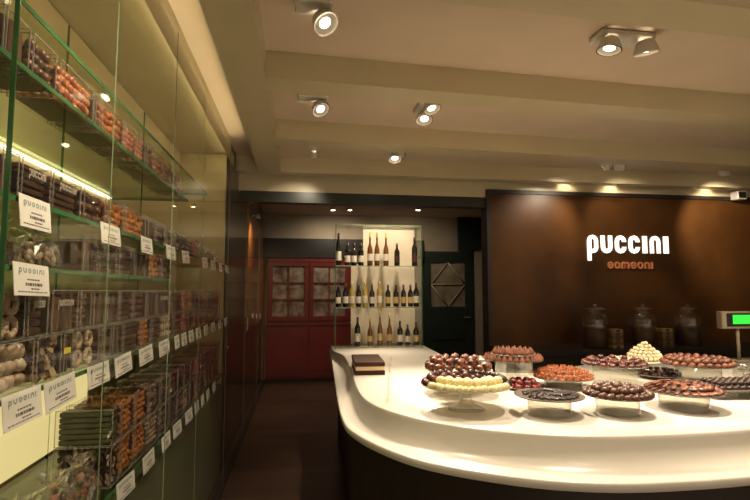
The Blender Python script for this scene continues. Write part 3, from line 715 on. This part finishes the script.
def plate_stand(kind, px, py, hw, zp, label, name='cake_stand', mt='plate'):
    """plate whose centre is seen at (px,py), half width hw in pixels, at height zp, on a riser standing on the counter"""
    c = pix(px, py, 2, zp); e = pix(px+hw, py, 2, zp); r = (e-c).length
    t = thing(name, label, 'cake stand', (c.x, c.y, CT), 0)
    H = zp-CT; m = MB()
    m.lathe([(0, H-.010), (r*.75, H-.010), (r*.98, H-.004), (r, H), (r*.985, H+.001), (r*.9, H-.002), (0, H-.002)], 40, caps=False); m.build('plate', M[mt], t)
    m = MB()
    if kind == 'pedestal':
        m.lathe([(r*.42,.001),(r*.42,.006),(r*.30,.012),(r*.14,.03),(r*.12,H*.5),(r*.16,H*.8),(r*.30,H-.0105)], 28); m.build('pedestal', M['acryl2'], t)
    elif kind == 'tube':
        q = r*.62; m.lathe([(q,.001),(q,H-.0105),(q-.004,H-.0105),(q-.004,.001),(q,.001)], 32, caps=False); m.build('riser', M['acryl2'], t)
    elif kind == 'box':
        q = r*.48; 
        for (a, b_, c_, d_) in ((-q,-q+.005,-q,q),(q-.005,q,-q,q),(-q+.005,q-.005,-q,-q+.005),(-q+.005,q-.005,q-.005,q)): m.box(a, b_, c_, d_, .001, H-.0105)
        m.build('riser', M['acryl2'], t)
    return c.x, c.y, r

M['acryl2'] = glass('acrylic riser', (.93, .93, .90), .05, k=1.0, base=.02, haze=(.8, .74, .65), haze_amt=.03)
# T1 pedestal stand: white chocolates in front, dark ones behind and to the right
x, y, r = plate_stand('pedestal', 466, 384, 45, 1.03, 'wide pedestal cake stand at the counter left holding white and dark chocolates')
zz = 1.0295
G = 'white chocolates on the pedestal stand'; Lb = 'pale yellow piped white chocolate on the front of the pedestal stand'
pts = ring(x, y, zz, r*.92, 15, 1.05, 198, 322) + ring(x, y, zz, r*.75, 12, 1.05, 200, 322) + ring(x, y, zz+.021, r*.72, 12, 1.15, 200, 325)
pts += ring(x, y, zz, r*.55, 6, 1.1, 205, 320) + ring(x, y, zz+.022, r*.60, 6, 1.15, 208, 318) 
pts = [(a+random.uniform(-.003, .003), b_+random.uniform(-.003, .003), c_, random.uniform(0, 6), sc*1.12, tl) for a, b_, c_, rz, sc, tl in pts]
put('white_chocolate', 'rosette', 'white_choc', pts, Lb, 'chocolate', G)
pts = ring(x, y, zz, r*.90, 12, 1.05, 325, 480) + ring(x, y, zz, r*.72, 9, 1.05, 325, 480) + ring(x, y, zz+.02, r*.80, 10, 1.0, 330, 440)
put('dark_chocolate', 'rosette', 'dark', pts, 'dark piped chocolate on the right of the pedestal stand', 'chocolate', 'dark chocolates on the pedestal stand')
pts = ring(x, y, zz, r*.90, 7, 1.1, 122, 200) + ring(x, y, zz, r*.70, 6, 1.1, 100, 200) + ring(x, y, zz+.022, r*.78, 7, 1.1, 100, 195) + ring(x, y, zz, r*.33, 7, 1.1, 0, 360) + ring(x, y, zz+.022, r*.28, 5, 1.1, 0, 360)+ring(x, y, zz+.022, r*.5, 5, 1.1, 60, 180)
put('red_chocolate', 'rosette', 'maroon', pts, 'reddish brown chocolate on the back of the pedestal stand', 'chocolate', 'red chocolates on the pedestal stand')

# T2 behind: copper dusted lumps and foil
x, y, r = plate_stand('tube', 458, 369, 34, 1.04, 'low stand of copper dusted chocolate lumps behind the pedestal stand')
zz = 1.0395
pts = ring(x, y, zz, r*.86, 17, 1.5) + ring(x, y, zz, r*.58, 11, 1.5) + ring(x, y, zz, r*.25, 4, 1.5) + ring(x, y, zz+.030, r*.72, 14, 1.4) + ring(x, y, zz+.030, r*.42, 8, 1.4)
put('copper_chocolate', 'lump', 'copperchoc', pts, 'copper dusted chocolate lump on the low stand behind the pedestal stand', 'chocolate', 'copper chocolate lumps')
p = pix(482, 372, 2, 1.0)
for k, (px, mt, nm) in enumerate(((457, 'greychoc', 'dark glossy chocolate ball among the copper lumps'), (481, 'silver', 'silver foil wrapped chocolate at the right of the copper lumps'))):
    q = pix(px, 366, 1, y-r*.55); me = get(('lb', mt), lambda: (lambda mm: (mm.ell((0,0,.02), .024, .022, .02, 12, 8, jit=.05), mm.mesh('wrapped_chocolate', M[mt]))[1])(MB()))
    o = link('wrapped_chocolate', me, None, (q.x, y-r*.62, zz+.034+.0)); tag(o, nm, 'chocolate')

# T3 tall riser with cones
x, y, r = plate_stand('box', 513, 358.5, 29, 1.065, 'tall clear riser with cone chocolates behind the pedestal stand', mt='acryl2')
zz = 1.0645
pts = ring(x, y, zz, r*.92, 30, .92) + ring(x, y, zz, r*.74, 24, .92)
pts2 = ring(x, y, zz+.030, r*.60, 18, 1.1) + ring(x, y, zz+.030, r*.40, 11, 1.1) + ring(x, y, zz+.030, r*.2, 5, 1.1)
put('cone_chocolate', 'kiss', 'copperchoc', pts+pts2, 'pointed milk chocolate cone on the tall clear riser', 'chocolate', 'cone chocolates on the tall riser')
m = MB(); m.lathe([(r*.72, 0), (r*.72, .004), (0, .004)], 30, caps=False); m.lathe([(r*.5,-.026),(r*.5,0)],20,caps=False); o = m.build('tier_disc', M['slate'], None, (x, y, zz+.026)); tag(o, 'small tier disc carrying the upper cone chocolates', 'tier')

# T4 orange topped
x, y, r = plate_stand('tube', 563, 376.5, 29, .975, 'low stand of orange topped chocolates behind the slate stick tray', mt='slate')
zz = .9745
pts = ring(x, y, zz, r*.90, 24, 1.0) + ring(x, y, zz, r*.70, 18, 1.0) + ring(x, y, zz+.016, r*.76, 20, 1.05) + ring(x, y, zz+.016, r*.54, 14, 1.05) + ring(x, y, zz+.032, r*.48, 12, 1.0) + ring(x, y, zz+.032, r*.25, 6, 1.0)
put('orange_chocolate', 'spike', 'orangechoc', pts, 'spiky orange topped chocolate on the low stand in mid counter', 'chocolate', 'orange topped chocolates')
# T4b red ones behind riser
x, y, r = plate_stand('none', 523, 386, 17, .935, 'low dark plate of red chocolates behind the clear riser', mt='slate')
pts = ring(x, y, .9345, r*.85, 11, 1.2) + ring(x, y, .9345, r*.45, 6, 1.2) + ring(x, y, .9345+.022, r*.6, 8, 1.2)
put('red_chocolate', 'dome', 'redchoc', pts, 'glossy red chocolate on the low plate beside the clear riser', 'chocolate', 'red glossy chocolates')
# T5 slate sticks
x, y, r = plate_stand('tube', 549, 394.5, 34, 1.0, 'round slate plate of dark chocolate sticks at the counter front', mt='slate')
zz = .9995
pts = []
for k in range(12): 
    a = R(190+k*14.5); pts.append((x+r*.66*math.cos(a), y+r*.66*math.sin(a), zz, a+PI*.5*.55, .95, 0))
for k in range(9):
    a = R(200+k*17); pts.append((x+r*.42*math.cos(a), y+r*.42*math.sin(a), zz+.0105, a+.5, .95, 0))
for k in range(8): 
    a = R(20+k*20); pts.append((x+r*.6*math.cos(a), y+r*.6*math.sin(a), zz, a+.9, .95, 0))
put('chocolate_stick', 'stick', 'greychoc', pts, 'dark chocolate stick fanned on the round slate plate at the front', 'chocolate', 'chocolate sticks on the slate plate')
# T6 brown rosettes
x, y, r = plate_stand('tube', 617, 394, 33, 1.0, 'round stand of brown ridged chocolates at the counter front, between sticks and oval pieces', mt='slate')
zz = .9995
pts = ring(x, y, zz, r*.90, 24, 1.0) + ring(x, y, zz, r*.72, 19, 1.0) + ring(x, y, zz, r*.5, 12, 1.05) + ring(x, y, zz+.018, r*.60, 14, 1.15) + ring(x, y, zz+.018, r*.32, 7, 1.15)
put('ridged_chocolate', 'rosette', 'milk', pts, 'ridged milk chocolate on the middle front stand', 'chocolate', 'ridged milk chocolates')
# T7 oval pieces
x, y, r = plate_stand('tube', 683, 390, 36, 1.0, 'round stand of reddish oval chocolates at the counter front right', mt='slate')
zz = .9995
pts = ring(x, y, zz+.003, r*.86, 26, 1.0, rzf=.5, tilt=.45) + ring(x, y, zz+.003, r*.62, 17, 1.0, rzf=.5, tilt=.45) + ring(x, y, zz+.018, r*.62, 17, 1.1, rzf=.7, tilt=.5) + ring(x, y, zz+.018, r*.36, 9, 1.1, rzf=.7, tilt=.5)
pts += ring(x, y, zz+.020, r*.14, 3, 1.1)
put('oval_chocolate', 'slice', 'copperchoc', pts, 'oval reddish chocolate on the front right stand', 'chocolate', 'oval chocolates')
# T8 maroon pieces on tall riser
x, y, r = plate_stand('box', 614, 363.5, 31, 1.035, 'tall clear stand of maroon chocolates beneath the ivory pile', mt='acryl2')
zz = 1.0345
pts = ring(x, y, zz, r*.88, 20, 1.15) + ring(x, y, zz, r*.62, 13, 1.15) + ring(x, y, zz+.018, r*.72, 12, 1.1) + ring(x, y, zz, r*.32, 6, 1.2)
put('maroon_chocolate', 'dome', 'maroon', pts, 'round maroon chocolate on the tall stand left of the ivory pile', 'chocolate', 'maroon chocolates')
# T9 white pile
x, y, r = plate_stand('pedestal', 634, 359.5, 28, 1.0, 'stand with a heaped pile of ivory truffles in mid counter')
xp = x+r*.42; zz = .9995; pts = []
for lv, rs in enumerate(((.54, .40, .26, .1), (.50, .36, .2), (.42, .28, .1), (.30, .14), (.17,), (.05,))):
    for rr in rs:
        n = max(1, int(2*PI*rr*r/.0275)); pts += ring(xp+random.uniform(-.004, .004), y, zz+lv*.0185, r*rr, n, 1.16, a0=lv*17, a1=360+lv*17-.01)
pts += ring(x-r*.55, y, zz, r*.28, 8, 1.1) + ring(x-r*.55, y, zz, r*.1, 2, 1.1)
put('ivory_truffle', 'ball', 'ivory', pts, 'small round ivory truffle in the heaped pile', 'truffle', 'ivory truffle pile')
# T10 copper brown on riser
x, y, r = plate_stand('tube', 697, 363.5, 33, 1.03, 'tall clear stand of copper brown chocolates below the third jar', mt='acryl2')
zz = 1.0295
pts = ring(x, y, zz, r*.90, 26, 1.1) + ring(x, y, zz, r*.70, 20, 1.1) + ring(x, y, zz+.020, r*.78, 22, 1.1) + ring(x, y, zz+.020, r*.55, 14, 1.1)+ ring(x, y, zz+.020, r*.3, 7, 1.1)
put('copper_chocolate', 'rosette', 'copperchoc', pts, 'copper brown chocolate on the tall stand below the third jar', 'chocolate', 'copper brown chocolates')
# T11 dark blocks
x, y, r = plate_stand('none', 659, 374, 20, .945, 'low dark stand of chocolate blocks behind the front stands', mt='slate')
pts = ring(x, y, .9445, r*.84, 13, 1.2) + ring(x, y, .9445, r*.5, 7, 1.2) + ring(x, y, .9445+.0165, r*.7, 12, 1.2)
put('chocolate_block', 'block', 'dark', pts, 'dark chocolate block on the low stand under the ivory pile', 'chocolate', 'dark chocolate blocks')
# T12 dark long tray at the right
c = pix(735, 387, 2, .965)
t = thing('serving_tray', 'long dark tray of dark chocolates at the right end of the counter', 'tray', (c.x+.12, c.y+.02, CT), R(-4))
m = MB(); m.bbox(-.30, .30, -.12, .12, .035, .045, .003); m.build('tray', M['slate'], t)
m = MB()
for sx in (-.2, .2): m.box(sx-.05, sx+.05, -.08, .08, .001, .0345)
m.build('riser', M['acryl2'], t)
pts = []
ca, sa = math.cos(R(-4)), math.sin(R(-4))
for lev, (nx, ny) in enumerate(((16, 6), (13, 4))):
    for i in range(nx):
        for j in range(ny):
            u = (i-(nx-1)/2)*.036; v = (j-(ny-1)/2)*.036; pts.append((c.x+.12+u*ca-v*sa, c.y+.02+u*sa+v*ca, CT+.0455+lev*.0175, random.uniform(0, 6), 1.05, 0))
put('dark_chocolate', 'dome', 'dark', pts, 'round dark chocolate on the long tray at the counter right', 'chocolate', 'dark chocolates on the long tray')

# glass cube with foil sweets
c = pix(741, 375, 2, 1.0); 
t = thing('glass_cube', 'small clear cube dish of silver sweets at the right edge', 'dish', (c.x+.13, c.y+.08, CT), .2)
m = MB(); s_ = .055
for a in ((-s_,-s_+.004,-s_,s_),(s_-.004,s_,-s_,s_),(-s_+.004,s_-.004,-s_,-s_+.004),(-s_+.004,s_-.004,s_-.004,s_)): m.box(*a, .001, .13)
m.box(-s_+.004, s_-.004, -s_+.004, s_-.004, .001, .005); m.build('dish_wall', M['acryl2'], t)
m = MB()
for _ in range(26): m.ell((random.uniform(-.036,.036), random.uniform(-.036,.036), random.uniform(.02,.125)), .014, .012, .011, 7, 5, jit=.15)
o = m.build('foil_sweets', M['silver'], t); o['kind'] = 'stuff'

# ------------------------------------------------------------------ jars on the back counter
for k, (px, nm) in enumerate(((595.5, 'left'), (643.5, 'middle'), (688, 'right'))):
    Yj = 4.72; X = pix(px, 330, 1, Yj).x; H = pix(px, 304, 1, Yj).z-.89; r = .125
    t = thing('glass_jar', 'large lidded glass jar of dark beans on the back counter, %s of three' % nm, 'jar', (X, Yj, .891), 0, 'glass jars')
    Hb = H*.88
    m = MB(); m.lathe([(r*.9,0),(r,.012),(r,Hb*.72),(r*.96,Hb*.78),(r*.80,Hb*.84),(r*.55,Hb*.89),(r*.55,Hb*.97),(r*.8,Hb),(r*.77,Hb)], 28); m.build('body', M['jarglass'], t)
    m = MB(); m.lathe([(r*.82,Hb+.001),(r*.82,Hb+.008),(r*.4,Hb+.020),(r*.14,Hb+.026),(r*.12,Hb+.034),(r*.2,H*.96),(r*.12,H),(0,H+.002)], 24, caps=False); m.build('lid', M['jarglass'], t)
    m = MB(); m.lathe([(r*.86,.006),(r*.96,.016),(r*.96,Hb*.50),(r*.7,Hb*.56),(0,Hb*.58)], 24, caps=False, M4=Matrix.Identity(4)); o = m.build('beans', M['milkbeans'] if 'milkbeans' in M else M['milk'], t); o['kind'] = 'stuff'
for k, (px, nm) in enumerate(((615, 'left'), (664.5, 'right'))):
    Yj = 4.60; X = pix(px, 340, 1, Yj).x
    for lv in range(6):
        t = thing('chocolate_bar_box', 'yellow banded bar box in the %s stack between the jars, %s' % (nm, ['bottom', 'second up', 'third up', 'fourth up', 'fifth up', 'top'][lv]), 'box', (X, Yj, .8905+lv*.031), random.uniform(-.04, .04), 'stacked bar boxes')
        m = MB(); m.bbox(-.058, .058, -.05, .05, 0, .030, .002); m.build('body', M['yelbox'], t)
        m = MB(); m.box(-.02, .02, -.0515, -.05, .002, .028); m.build('band', M['milk'], t)

# customer display of the till
Yd = 3.35; a = pix(723, 329, 1, Yd); e = pix(723, 311.5, 1, Yd); hh = e.z-a.z
t = thing('customer_display', 'beige till customer display with a green screen on a pole', 'display', (a.x, Yd, 0), 0)
sx = pix(732.5, 320, 1, Yd).x-a.x; wd = .42
m = MB(); m.bbox(0, wd, 0, .06, a.z, e.z, .006); m.build('housing', M['housing'], t)
m = MB(); m.box(.035, wd-.02, -.003, 0, a.z+.018, e.z-.014); d = m.build('bezel', M['black'], t)
m = MB(); m.box(sx, wd-.03, -.005, -.003, a.z+.036, e.z-.026); m.build('screen', M['lcd'], d)
px_ = pix(738, 340, 1, Yd+.03).x-a.x
m = MB(); m.cyl((px_, .03, CT+.012), (px_, .03, a.z), .012, 12); m.build('pole', M['housing'], t)
m = MB(); m.bbox(px_-.07, px_+.07, -.03, .09, CT+.001, CT+.015, .004); m.build('foot', M['housing'], t)

# ------------------------------------------------------------------ sign
def sx_(px): return pix(px, 250, 1, WY-.03).x
zb = pix(628, 253, 1, WY-.03).z; ztp = pix(628, 235.8, 1, WY-.03).z; h = ztp-zb
t = thing('shop_sign', 'lit white lettering reading puccini on the brown wall', 'sign', (sx_(587.8), WY-.012, zb))
X0 = sx_(587.8); 
for ch, a, e in (('p',587.6,598.9),('u',601.2,613.2),('c',615.4,627),('c',629,640.6),('i',643,648),('n',650.4,661.3),('i',663.9,669.4)):
    m = MB(); xa, xe = sx_(a+.3)-X0, sx_(e-.3)-X0; sw = (xe-xa)*.345 if ch != 'i' else xe-xa
    letter(m, ch, xa, 0, xe-xa, h, sw, face_y((0, 0, 0)), .004, .016); m.build('letter_'+ch, M['sign'], t)
zb2 = pix(628, 268.6, 1, WY-.03).z; h2 = pix(628, 261.8, 1, WY-.03).z-zb2; X1 = sx_(607.5)
t = thing('copper_sign', 'small copper lettering reading bomboni below the white sign', 'sign', (X1, WY-.012, zb2))
for ch, a, e in (('b',607.5,613),('o',614.2,619.6),('m',620.8,629),('b',630.3,636),('o',637.3,642.7),('n',644,649.2),('i',650.6,652.4)):
    m = MB(); xa, xe = sx_(a)-X1, sx_(e)-X1; sw = (xe-xa)*.26 if ch != 'm' else (xe-xa)*.2
    if ch == 'i': sw = xe-xa
    letter(m, ch, xa, 0, xe-xa, h2, sw, face_y((0, 0, 0)), .004, .02); m.build('letter_'+ch, M['copper'], t)

# ------------------------------------------------------------------ ceiling lamps
def spot_light(loc, target, energy, size=R(75), blend=.7, col=(1, .84, .62), rad=.04):
    l = bpy.data.lights.new('spot', 'SPOT'); l.energy = energy; l.spot_size = size; l.spot_blend = blend; l.color = col; l.shadow_soft_size = rad
    o = bpy.data.objects.new('spot', l); COL.objects.link(o); o.location = loc
    o.rotation_euler = (Vector(target)-Vector(loc)).to_track_quat('-Z', 'Y').to_euler(); return o
def lamp(label, cx, cy, heads, plate, top=ZC, scale=1.0, lens='lens'):
    t = thing('ceiling_spotlight', label, 'ceiling lamp', (cx, cy, top), 0, 'ceiling spotlights')
    m = MB(); m.bbox(-plate[0]/2, plate[0]/2, -plate[1]/2, plate[1]/2, -.035, -.0005, .008); m.build('mount', M['lampwhite'], t)
    for dx, dy, tgt, en in heads:
        c = Vector((dx, dy, -.085)); d = (Vector(tgt)-Vector((cx+dx, cy+dy, top-.085))).normalized()
        ro = d.to_track_quat('Z', 'Y').to_matrix().to_4x4(); M4 = Matrix.Translation(c) @ ro; s_ = scale
        m = MB(); m.lathe([(.028*s_,-.045*s_),(.045*s_,-.03*s_),(.060*s_,.012*s_),(.063*s_,.02*s_),(.056*s_,.022*s_)], 20, M4=M4, caps=False); m.cyl((dx, dy, -.035), (dx, dy, -.07), .012, 8)
        hd = m.build('lamp_head', M['lampwhite'], t)
        m = MB(); m.lathe([(.060*s_,.0225*s_),(.055*s_,.0228*s_)], 20, M4=M4, caps=False); m.build('rim', M['chrome'], hd)
        m = MB(); m.lathe([(.055*s_,.021*s_),(.050*s_,.012*s_),(.026*s_,.010*s_)], 20, M4=M4, caps=False); m.build('reflector', M['lampwhite'], hd)
        m = MB(); m.lathe([(0,.012*s_),(.027*s_,.0105*s_)], 20, M4=M4, caps=False); m.build('lens', M[lens], hd)
        if en: spot_light(Vector((cx, cy, top))+c+d*.05, tgt, en)
lamp('single round spotlight nearest on the ceiling above the aisle', .045, 2.16, [(.048, .02, (.95, 1.3, 1.0), 36)], (.17, .12))
lamp('single round spotlight on the second ceiling bay above the aisle', .07, 3.24, [(.047, .02, (.9, 2.2, 1.0), 51)], (.20, .10))
lamp('double spotlight in mid ceiling with stacked bright lenses', .845, 3.24, [(0, -.11, (1.25, 2.55, .9), 76), (.005, .10, (.85, 2.5, .9), 76)], (.12, .34))
lamp('double spotlight side by side on the near ceiling bay at right', 1.61, 2.24, [(-.10, -.04, (1.25, 2.25, .9), 76), (.10, -.04, (2.05, 2.5, .9), 76)], (.30, .12))
lamp('double spotlight before the wine case', .845, 4.32, [(.005, -.07, (.75, 4.9, 1.45), 48), (-.005, .08, (.75, 3.6, .92), 90)], (.12, .28))
lamp('dark looking double spotlight turned to the sign wall, left one', 2.98, 4.36, [(-.075, 0, (2.55, 5.06, 2.05), 34), (.075, 0, (3.6, 5.06, 2.1), 20)], (.30, .12))
lamp('spotlight turned to the sign wall near the right edge', 4.24, 4.41, [(0, 0, (4.75, 5.06, 2.1), 50)], (.14, .12))
lamp('small spotlight on the far ceiling bay above the aisle', .10, 4.40, [(0, 0, (-.3, 6.0, 1.2), 14)], (.12, .10), scale=.7)
# spots outside the picture, over the near bays
lamp('double spotlight over the near counter', 1.5, 1.25, [(-.1, 0, (1.05, 2.2, .9), 10), (.1, 0, (2.1, 2.4, .9), 10)], (.34, .12))
lamp('double spotlight over the right part of the counter', 3.1, 2.3, [(-.1, 0, (2.3, 2.8, .9), 72), (.1, 0, (2.9, 2.8, .9), 54)], (.34, .12))
lamp('spotlight over the near aisle turned to the shelves', .15, 1.2, [(0, 0, (-.62, 1.7, 1.5), 67)], (.12, .12))
# blobs on the fascia above the sign wall
for px in (565, 610, 705):
    q = pix(px, 182, 1, WY)
    t = thing('wall_washer', 'small wall washer above the sign wall, %s' % {565: 'left', 610: 'middle', 705: 'right'}[px], 'lamp', (q.x, 4.985, ZC), 0, 'wall washers')
    m = MB(); m.lathe([(.022, -.05), (.022, -.0005)], 12); m.build('housing', M['lampwhite'], t)
    m = MB(); m.lathe([(0, -.0515), (.018, -.051)], 12, caps=False); m.build('lens', M['lens'], t)
    spot_light((q.x, 4.985, ZC-.056), (q.x, 5.06, 2.35), 3.5, R(110), .6, rad=.02)
# rear room lamps
for px, nm in ((333, 'left'), (350, 'middle'), (418, 'right')):
    q = pix(px, 209, 2, ZC-.03)
    t = thing('downlight', 'small bright downlight on the rear room ceiling, %s of three' % nm, 'lamp', (q.x, min(q.y, 8.0), ZC), 0, 'rear room downlights')
    m = MB(); m.lathe([(.04, -.05), (.045, -.0005)], 14); m.build('housing', M['lampwhite'], t)
    m = MB(); m.lathe([(0, -.0515), (.032, -.051)], 14, caps=False); m.build('lens', M['lens'], t)
    spot_light((q.x, min(q.y, 8.0), ZC-.058), (q.x, 8.6, .6), 24, R(150), .8)
spot_light((-.42, 6.0, 2.31), (-.62, 6.6, 1.3), 26, R(120), .8, (1, .6, .28))
t = thing('wall_lamp', 'tiny amber wall lamp above the wood panel', 'lamp', (-.50, 6.0, 2.34)); m = MB(); m.cyl((-.118, 0, 0), (-.02, 0, 0), .008, 8); m.build('arm', M['chrome'], t); m = MB(); m.lathe([(.03, -.03), (.015, .02), (0, .022)], 12, caps=False); m.build('shade', M['lampwhite'], t)
q = pix(289, 205, 2, ZC-.01)
for k, dx in enumerate((-.25, .22)):
    t = thing('ceiling_vent', 'slotted ceiling vent in the rear room, %s one' % ('left', 'right')[k], 'vent', (q.x+dx, 7.2, ZC), 0, 'ceiling vents')
    m = MB(); m.box(-.18, .18, -.08, .08, -.014, -.0005); m.build('frame', M['vent'], t)
    m = MB()
    for s_ in range(4): m.box(-.16, .16, -.06+s_*.035, -.045+s_*.035, -.02, -.014)
    m.build('slats', M['housing'], t)
# speaker like box at the right edge under the fascia
q = pix(742, 194, 1, 4.9); t = thing('wall_speaker', 'small pale box fitting at the top right of the sign wall', 'fitting', (q.x+.05, 4.985, q.z)); m = MB(); m.bbox(-.06, .06, -.04, .065, -.05, .05, .008); m.build('body', M['lampwhite'], t); m = MB(); m.box(-.045, .045, -.043, -.04, -.035, .035); m.build('grille', M['black'], t)

# ------------------------------------------------------------------ world and view
w = bpy.data.worlds.new('world'); scene.world = w; w.use_nodes = True
bg = w.node_tree.nodes['Background']; bg.inputs[0].default_value = (1.0, .80, .56, 1); bg.inputs[1].default_value = .62
scene.view_settings.view_transform = 'Standard'; scene.view_settings.look = 'None'
scene.view_settings.gamma = 1; scene.view_settings.use_curve_mapping = False
scene.view_settings.exposure = 0.52
scene.cycles.transparent_max_bounces = 32
